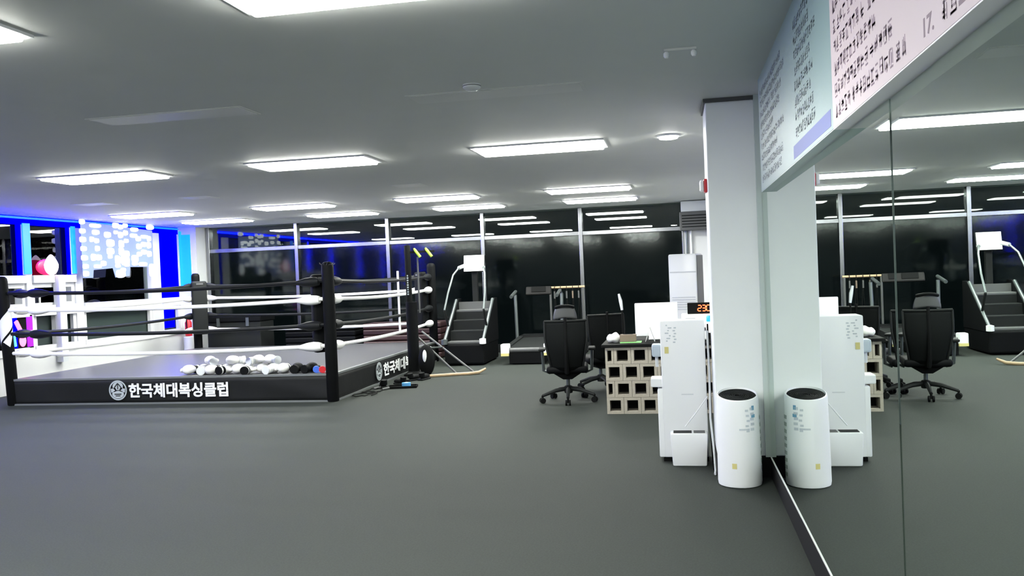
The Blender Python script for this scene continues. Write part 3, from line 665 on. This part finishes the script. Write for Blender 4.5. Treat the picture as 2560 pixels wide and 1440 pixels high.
# printer with LED clock on it
t = empty('printer', (.22, 9.32, TZ)); tag(t, 'white box printer on the counter beside the monitor', 'printer')
MB().box((-.19, -.15, 0), (.24, .18, .27)).build('body', 'plastic', t, bev=.015); MB().box((-.12, -.154, .10), (.2, -.148, .13)).build('paper_slot', 'grey', t); MB().box((-.15, -.156, .20), (-.05, -.148, .23)).build('button_panel', 'dgrey', t)
t = empty('led_clock', (.22, 9.28, TZ+.271)); tag(t, 'black digital clock with glowing red digits on the printer', 'clock')
MB().box((-.125, -.03, 0), (.125, .03, .115)).build('case', 'blackmat', t, bev=.005)
SEG = {'0': 'abcdef', '2': 'abged', '3': 'abgcd', '1': 'bc', '8': 'abcdefg'}
def digit(x, ch):
    m = MB(); a, b = .018, .030; q = {'a': (x, .058+b), 'g': (x, .058), 'd': (x, .058-b), 'f': (x-a, .058+b/2), 'b': (x+a, .058+b/2), 'e': (x-a, .058-b/2), 'c': (x+a, .058-b/2)}
    for k in SEG[ch]:
        cx_, cz_ = q[k]; d = (.026, .003, .008) if k in 'agd' else (.008, .003, .022)
        m.cb((cx_, -.032, cz_), d)
    m.build('digit', 'led_r', t)
for x, c_ in ((.0, '2'), (.045, '3'), (.09, '0')): digit(x, c_)
# lit table lamp
t = empty('table_lamp', (.305, 8.99, TZ)); tag(t, 'small table lamp with a glowing white globe and blue cap', 'lamp')
MB().lathe([(.05, 0), (.05, .01), (.012, .02), (.012, .09)], 18).build('base', 'blackmat', t, smooth=True); MB().ell((0, 0, .145), (.034, .034, .06), 16, 10).build('globe', 'led_w', t, smooth='all')
MB().lathe([(.02, .20), (.028, .205), (.028, .25), (.02, .262)], 16).build('cap', 'led_c', t, smooth=True)
# tall white cabinet air conditioner
t = empty('standing_air_conditioner', (.12, 11.15, 0), -.30); tag(t, 'tall white standing air conditioner behind the counter', 'air conditioner')
MB().box((-.19, -.15, .02), (.17, .15, 1.65)).build('cabinet', 'plastic', t, bev=.02, smooth=True)
MB().box((-.17, -.156, 1.415), (.17, -.149, 1.43)).build('seam', 'plastic2', t)
for k in range(6): MB().box((-.15, -.157, .95+.03*k), (.15, -.149, .962+.03*k)).build('grille_slat', 'plastic2', t)
MB().box((.166, -.13, .05), (.176, .14, 1.63)).build('side_panel', 'grey', t, bev=.003)  # grey sheet paints the shade on this side of the white cabinet
MB().box((-.19, -.15, 0), (.17, .15, .022)).build('base', 'dgrey', t)
# wall unit and pipes on the far pier
t = empty('ceiling_duct_unit', (.30, 15.80, 2.13)); tag(t, 'grey duct unit under the ceiling at the far right corner', 'duct unit')
MB().box((-.22, -.20, .0), (.28, .06, .33)).build('body', 'grey', t, bev=.01); MB().box((-.19, -.17, .33), (.28, .06, .52)).build('neck', 'plastic2', t, bev=.01)
for k in range(5): MB().box((-.18, -.206, .05+.05*k), (.26, -.198, .07+.05*k)).build('louvre', 'dgrey', t)
for i, x in enumerate((.20, .27)):
    t = MB().tube([(x, 15.83, .02), (x, 15.83, 2.13)], .022, 10).build('wall_pipe', 'plastic' if i else 'silver', smooth=True); tag(t, '%s vertical pipe below the grey duct unit' % ('silver' if i == 0 else 'white'), 'pipe')
# fire alarm on the column
t = empty('fire_alarm', (.235, 6.36, 2.02)); tag(t, 'red and white fire alarm bell on the side of the column', 'alarm')
MB().box((-.022, -.05, 0), (0, .05, .095)).build('backplate', 'red', t, bev=.004); MB().box((-.05, -.045, .008), (-.022, .045, .088)).build('cover', 'plastic', t, bev=.01)
# water purifier
t = empty('water_purifier', (.02, 6.78, 0)); tag(t, 'tall white water purifier standing beside the column', 'water purifier')
MB().box((-.165, -.10, .035), (.17, .12, 1.085)).build('body', 'plastic', t, bev=.012, smooth=True)
MB().box((-.20, -.095, .035), (-.15, .115, .56)).build('side_housing', 'plastic', t, bev=.01, smooth=True)
MB().box((-.25, -.06, .57), (-.16, .10, .64)).build('drip_tray', 'plastic', t, bev=.01)
MB().box((-.235, -.02, .80), (-.16, .08, .90)).build('dispenser', 'ice', t, bev=.015); MB().tube([(-.20, .03, .72), (-.20, .03, .80)], .012, 8).build('spout', 'plastic2', t, smooth=True)
MB().box((-.135, -.106, .835), (-.105, -.0995, .885)).build('sticker', 'yellow', t)
m = MB()
for k in range(7): m.cb((-.115+.012*(k % 3), -.102, .93+.02*k), (.012+.016*(k % 2), .003, .009))
for k in range(6): m.cb((-.06+.008*(k % 2), -.102, .92+.022*k), (.018, .003, .010))
m.build('printed_notes', 'print', t)
MB().box((-.02, -.102, .515), (.07, -.0995, .523)).build('nameplate', 'plastic2', t)
for sx in (-1, 1): MB().box((sx*.14-.03, -.08, 0), (sx*.14+.03, .10, .036)).build('foot', 'blackmat', t)
# waste bin
t = empty('waste_bin', (.045, 6.60, 0)); tag(t, 'small white bin standing in front of the water purifier', 'bin')
MB().prism([(-.125, .0), (.125, .0), (.138, .245), (-.138, .245)], 'y', -.07, .065).build('tub', 'plastic', t, bev=.012, smooth=True)
MB().box((-.115, -.045, .2452), (.02, .045, .249)).build('opening', 'dgrey', t); MB().box((.035, -.045, .2452), (.118, .045, .249)).build('opening', 'grey', t)
# air purifier
t = empty('air_purifier', (.372, 6.02, 0)); tag(t, 'white cylindrical air purifier with black top in front of the column', 'air purifier')
PROF = [(.13, 0), (.143, .006), (.147, .03), (.144, .35), (.138, .60), (.135, .612), (.128, .616), (.124, .600)]
def slope(o):      # the top is cut at a slant, lower at the front
    for v in o.data.vertices:
        if v.co.z > .55: v.co.z += .22*v.co.y
slope(MB().lathe(PROF, 56).build('body', 'plastic', t, smooth=True))
g = MB().lathe([(.123, .585), (.123, .604), (.06, .602), (.02, .601)], 40).build('top_grille', 'blackmat', t, smooth=True); slope(g)
for k in range(9): slope(MB().lathe([(.018+.0115*k, .602), (.018+.0115*k, .6065), (.022+.0115*k, .6065), (.022+.0115*k, .602)], 36).build('grille_ring', 'dgrey', g))
def on_cyl(mb, a, z, wd, ht):
    n = 4; vs = []
    def rad(zz):
        for (ra, za), (rb, zb) in zip(PROF, PROF[1:]):
            if za <= zz <= zb: return ra+(rb-ra)*(zz-za)/max(1e-6, zb-za)+.0015
        return .14
    for i in range(n+1):
        aa = a+wd/.142*(i/n-.5)
        for zz in (z-ht/2, z+ht/2): vs.append((rad(zz)*math.cos(aa), rad(zz)*math.sin(aa), zz))
    mb._add(vs, [(2*i, 2*i+2, 2*i+3, 2*i+1) for i in range(n)])
m = MB()
for q in range(5):
    on_cyl(m, -.95+.02*(q % 2), .53-.034*q, .030, .018); on_cyl(m, -1.22+.03*(q % 3), .52-.034*q, .022, .014)
m.build('printed_text', 'print', t)
m = MB(); on_cyl(m, -.88, .535, .022, .03); on_cyl(m, -.88, .482, .03, .022); m.build('printed_mark', 'print_blue', t)
m = MB(); on_cyl(m, -1.35, .395, .07, .012); m.build('nameplate', 'print', t)
m = MB(); on_cyl(m, -1.86, .15, .03, .036); m.build('sticker', 'yellow', t)
m = MB()
for k in range(9):
    for q in range(4): on_cyl(m, -.30+.12*q, .46-.048*k, .012, .026)
m.build('side_vents', 'vent', t)
# cables between purifier and column
for i, (pts, r, mm, lab) in enumerate([
    ([(.208, 6.70, 1.0), (.213, 6.66, .7), (.207, 6.60, .35), (.22, 6.42, .12), (.222, 6.34, .012), (.215, 6.25, .010)], .008, 'plastic2', 'grey water hose curling down beside the column'),
    ([(.215, 6.75, 1.05), (.217, 6.72, .6), (.212, 6.68, .2), (.216, 6.60, .012), (.214, 6.4, .010)], .007, 'blackmat', 'black power cable running down beside the column'),
    ([(.19, 6.55, .52), (.10, 6.525, .40), (.02, 6.525, .30)], .005, 'plastic2', 'thin grey cord hanging across the purifier front')]):
    t = MB().tube(pts, r, 8).build('cable', mm, smooth=True); tag(t, lab, 'cable')

# ================================================================== BANNER BOARDS ABOVE THE MIRROR
BXF = .55
def glyph_line(m, y0, y1, zc, h):
    """dense unreadable print: syllable-like clusters of short strokes, running from y0 down to y1"""
    y = y0; x = BXF-.0012
    while y - h*.9 > y1:
        if random.random() < .10: y -= h*.35; continue
        for k in range(random.randint(7, 9)):
            if random.random() < .5: wd, ht = h*random.uniform(.45, .8), h*.11
            else: wd, ht = h*.11, h*random.uniform(.4, .8)
            yy = y - h*.45 + random.uniform(-1, 1)*(h*.40-wd/2); zz = zc + random.uniform(-1, 1)*(h*.5-ht/2)
            m._add([(x, yy-wd/2, zz-ht/2), (x, yy+wd/2, zz-ht/2), (x, yy+wd/2, zz+ht/2), (x, yy-wd/2, zz+ht/2)], [(0, 1, 2, 3)])
        y -= h*.98
pk = empty('notice_board', (0, 0, 0)); tag(pk, 'long pink notice board of small print above the mirror', 'notice board')
MB().box((BXF, .2, 1.948), (XM+.025, 3.14, ZC)).build('panel', 'board', pk)
MB().box((BXF-.001, .2, 1.952), (BXF+.001, 3.14, ZC)).build('printed_face', 'pink', pk)
m = MB()
ends = [2.13, 2.28, 2.44, 2.36, 2.5, 2.3, 2.45, 2.2, 2.4]
for k in range(9): glyph_line(m, 3.09, ends[k], 2.002+.0705*k, .053)
for k in range(9): glyph_line(m, 1.93 if k != 0 else 1.90, [.9, .7, 1.1, .8, .6, 1.0, .7, .9, .8][k], 1.998+.0705*k, .053)
m.build('small_print', 'pinktext', pk)
aq = empty('notice_board', (0, 0, 0)); tag(aq, 'aqua notice board of small print above the mirror, next to the column', 'notice board')
MB().box((BXF, 3.14, 1.948), (XM+.025, 5.70, ZC)).build('panel', 'boardg', aq)
MB().box((BXF-.001, 3.14, 1.952), (BXF+.001, 5.70, ZC)).build('printed_face', 'aqua', aq)
m = MB()
for k in range(8): glyph_line(m, 4.06, [3.46, 3.52, 3.55, 3.5, 3.56, 3.42, 3.55, 3.5][k], 2.075+.068*k, .052)
for k in range(9): glyph_line(m, 5.6, [4.6, 4.5, 4.75, 4.45, 4.9, 4.6, 4.5, 4.4, 4.5][k], 2.02+.066*k, .050)
m.build('small_print', 'aquatext', aq)
MB().box((BXF-.0016, 3.18, 1.968), (BXF-.0008, 4.15, 2.028)).build('printed_band', 'violet', aq)
num = text_mesh('number', '17.', .05, 'pinktext', pk, (BXF-.001, 2.03, 1.976), (PI/2, 0, -PI/2), bold=.001, height=.042, width=.075, depth=.0005)
num['label'] = 'printed number 17'

# ================================================================== SIGNS ON THE SIDE WINDOWS
sg = empty('led_sign', (-9.5, 13.45, 0)); tag(sg, 'bright white LED letter sign hanging in the side window', 'LED sign')
SB = [(12.5, 2.62, .13, .09), (12.5, 2.47, .14, .09), (12.5, 2.33, .15, .1), (12.51, 2.18, .14, .09), (12.52, 2.03, .15, .1), (12.54, 1.89, .13, .09), (12.54, 1.77, .13, .1), (12.83, 2.57, .31, .07), (12.83, 2.46, .18, .09), (12.72, 2.34, .09, .1), (12.84, 2.32, .1, .09), (12.85, 2.19, .1, .1), (12.75, 2.04, .13, .13), (12.88, 2.04, .13, .11), (12.99, 1.94, .13, .1), (12.84, 1.89, .19, .07), (13.13, 2.43, .17, .11), (13.2, 2.29, .21, .14), (13.19, 2.15, .19, .13), (13.17, 2.06, .1, .08), (13.36, 2.6, .17, .1), (13.49, 2.58, .13, .09), (13.62, 2.61, .12, .08), (13.35, 2.48, .09, .07), (13.48, 2.44, .12, .12), (13.62, 2.48, .11, .1), (13.49, 2.28, .13, .15), (13.48, 2.15, .13, .15), (13.63, 2.34, .11, .08), (13.63, 2.11, .13, .13), (13.37, 2.0, .13, .18), (13.58, 2.0, .24, .2), (13.37, 1.9, .13, .07), (13.62, 1.92, .12, .08), (13.44, 1.76, .26, .15), (13.51, 1.83, .12, .08), (13.88, 2.55, .22, .08), (13.85, 2.44, .21, .08), (13.98, 2.39, .14, .1), (13.99, 2.25, .14, .11), (13.99, 2.11, .13, .09), (14.17, 2.43, .23, .07), (14.3, 2.4, .1, .11), (14.14, 2.29, .16, .1), (14.29, 2.28, .1, .13), (14.13, 2.15, .16, .1), (14.29, 2.12, .12, .12), (13.86, 2.03, .19, .14), (13.85, 1.94, .15, .08), (14.09, 1.93, .25, .08), (14.35, 2.61, .23, .1), (14.36, 1.82, .19, .26)]
MB().prism([(-.97, 2.63), (-.97, 1.70), (-.72, 1.70), (-.70, 1.83), (-.20, 1.86), (-.14, 1.70), (.25, 1.72), (.28, 1.88), (.98, 1.88), (.98, 2.55)], 'x', -.028, -.022).build('backing_sheet', 'sheet', sg)
disc = None
for (y, z, wy, hz) in SB:
    if disc is None:
        n = 16; prof = MB(); 
        prof._add([(-.02, .5*math.copysign(abs(math.cos(a))**.6, math.cos(a)), .5*math.copysign(abs(math.sin(a))**.6, math.sin(a))) for a in [2*PI*k/n for k in range(n)]] +
                  [(.012, .42*math.copysign(abs(math.cos(a))**.6, math.cos(a)), .42*math.copysign(abs(math.sin(a))**.6, math.sin(a))) for a in [2*PI*k/n for k in range(n)]],
                  [(k, (k+1) % n, n+(k+1) % n, n+k) for k in range(n)] + [tuple(range(n))[::-1], tuple(range(n, 2*n))])
        disc = prof.build('led_module', 'led_w', sg); o = disc
    else:
        o = disc.copy(); COL.objects.link(o); o.parent = sg
    o.location = (.0, y-13.45, z); o.scale = (1, wy*.92, hz*.92)
t = empty('flame_lamp', (-9.66, 11.86, 1.765)); tag(t, 'glowing lamp with a white flame over a red glow on the window ledge', 'lamp')
MB().ell((0, -.02, .12), (.03, .24, .125), 18, 10).build('red_base', 'glow', t, smooth='all')
MB().ell((.03, .04, .155), (.035, .16, .155), 16, 12, f=lambda p: Vector((p.x, p.y*(1-.45*max(0, p.z/.15)), p.z*1.05))).build('flame', 'flame_w', t, smooth='all')
t = empty('neon_display', (XL+.02, 11.2, .66)); tag(t, 'purple and blue neon display case in the lower side window', 'neon display')
MB().box((-.10, -.32, 0), (.0, .30, .50)).build('case', 'blackmat', t)
MB().box((.0, .17, .02), (.008, .29, .48)).build('purple_panel', 'backlit_p', t); MB().box((.0, -.30, .02), (.006, -.02, .48)).build('blue_panel', 'blue_glow', t)
MB().tube([(.02, -.06, .42), (.02, .02, .28)], .03, 10).build('neon_tube', 'neon_pink', t, smooth=True); MB().tube([(.02, -.12, .20), (.02, -.10, .05)], .028, 10).build('neon_tube', 'neon_cyan', t, smooth=True)
MB().ell((.012, .07, .12), (.012, .07, .09), 14, 8).build('neon_blob', 'neon_pink', t, smooth='all'); MB().box((-.0, -.30, .245), (.02, .30, .265)).build('shelf', 'frame', t)
t = empty('fire_extinguisher', (-9.47, 15.40, .0)); tag(t, 'red fire extinguisher on a stand in the room corner', 'fire extinguisher')
MB().lathe([(.10, 0), (.10, .50), (.03, .52)], 20).build('stand', 'white', t, smooth=True)
MB().lathe([(.06, .521), (.065, .54), (.065, .78), (.03, .84), (.02, .86)], 20).build('cylinder', 'red', t, smooth=True); MB().box((-.02, -.05, .86), (.02, .05, .90)).build('valve', 'blackmat', t)
MB().tube([(0, -.05, .88), (.02, -.10, .82), (.02, -.085, .62)], .01, 8).build('hose', 'blackmat', t, smooth=True)
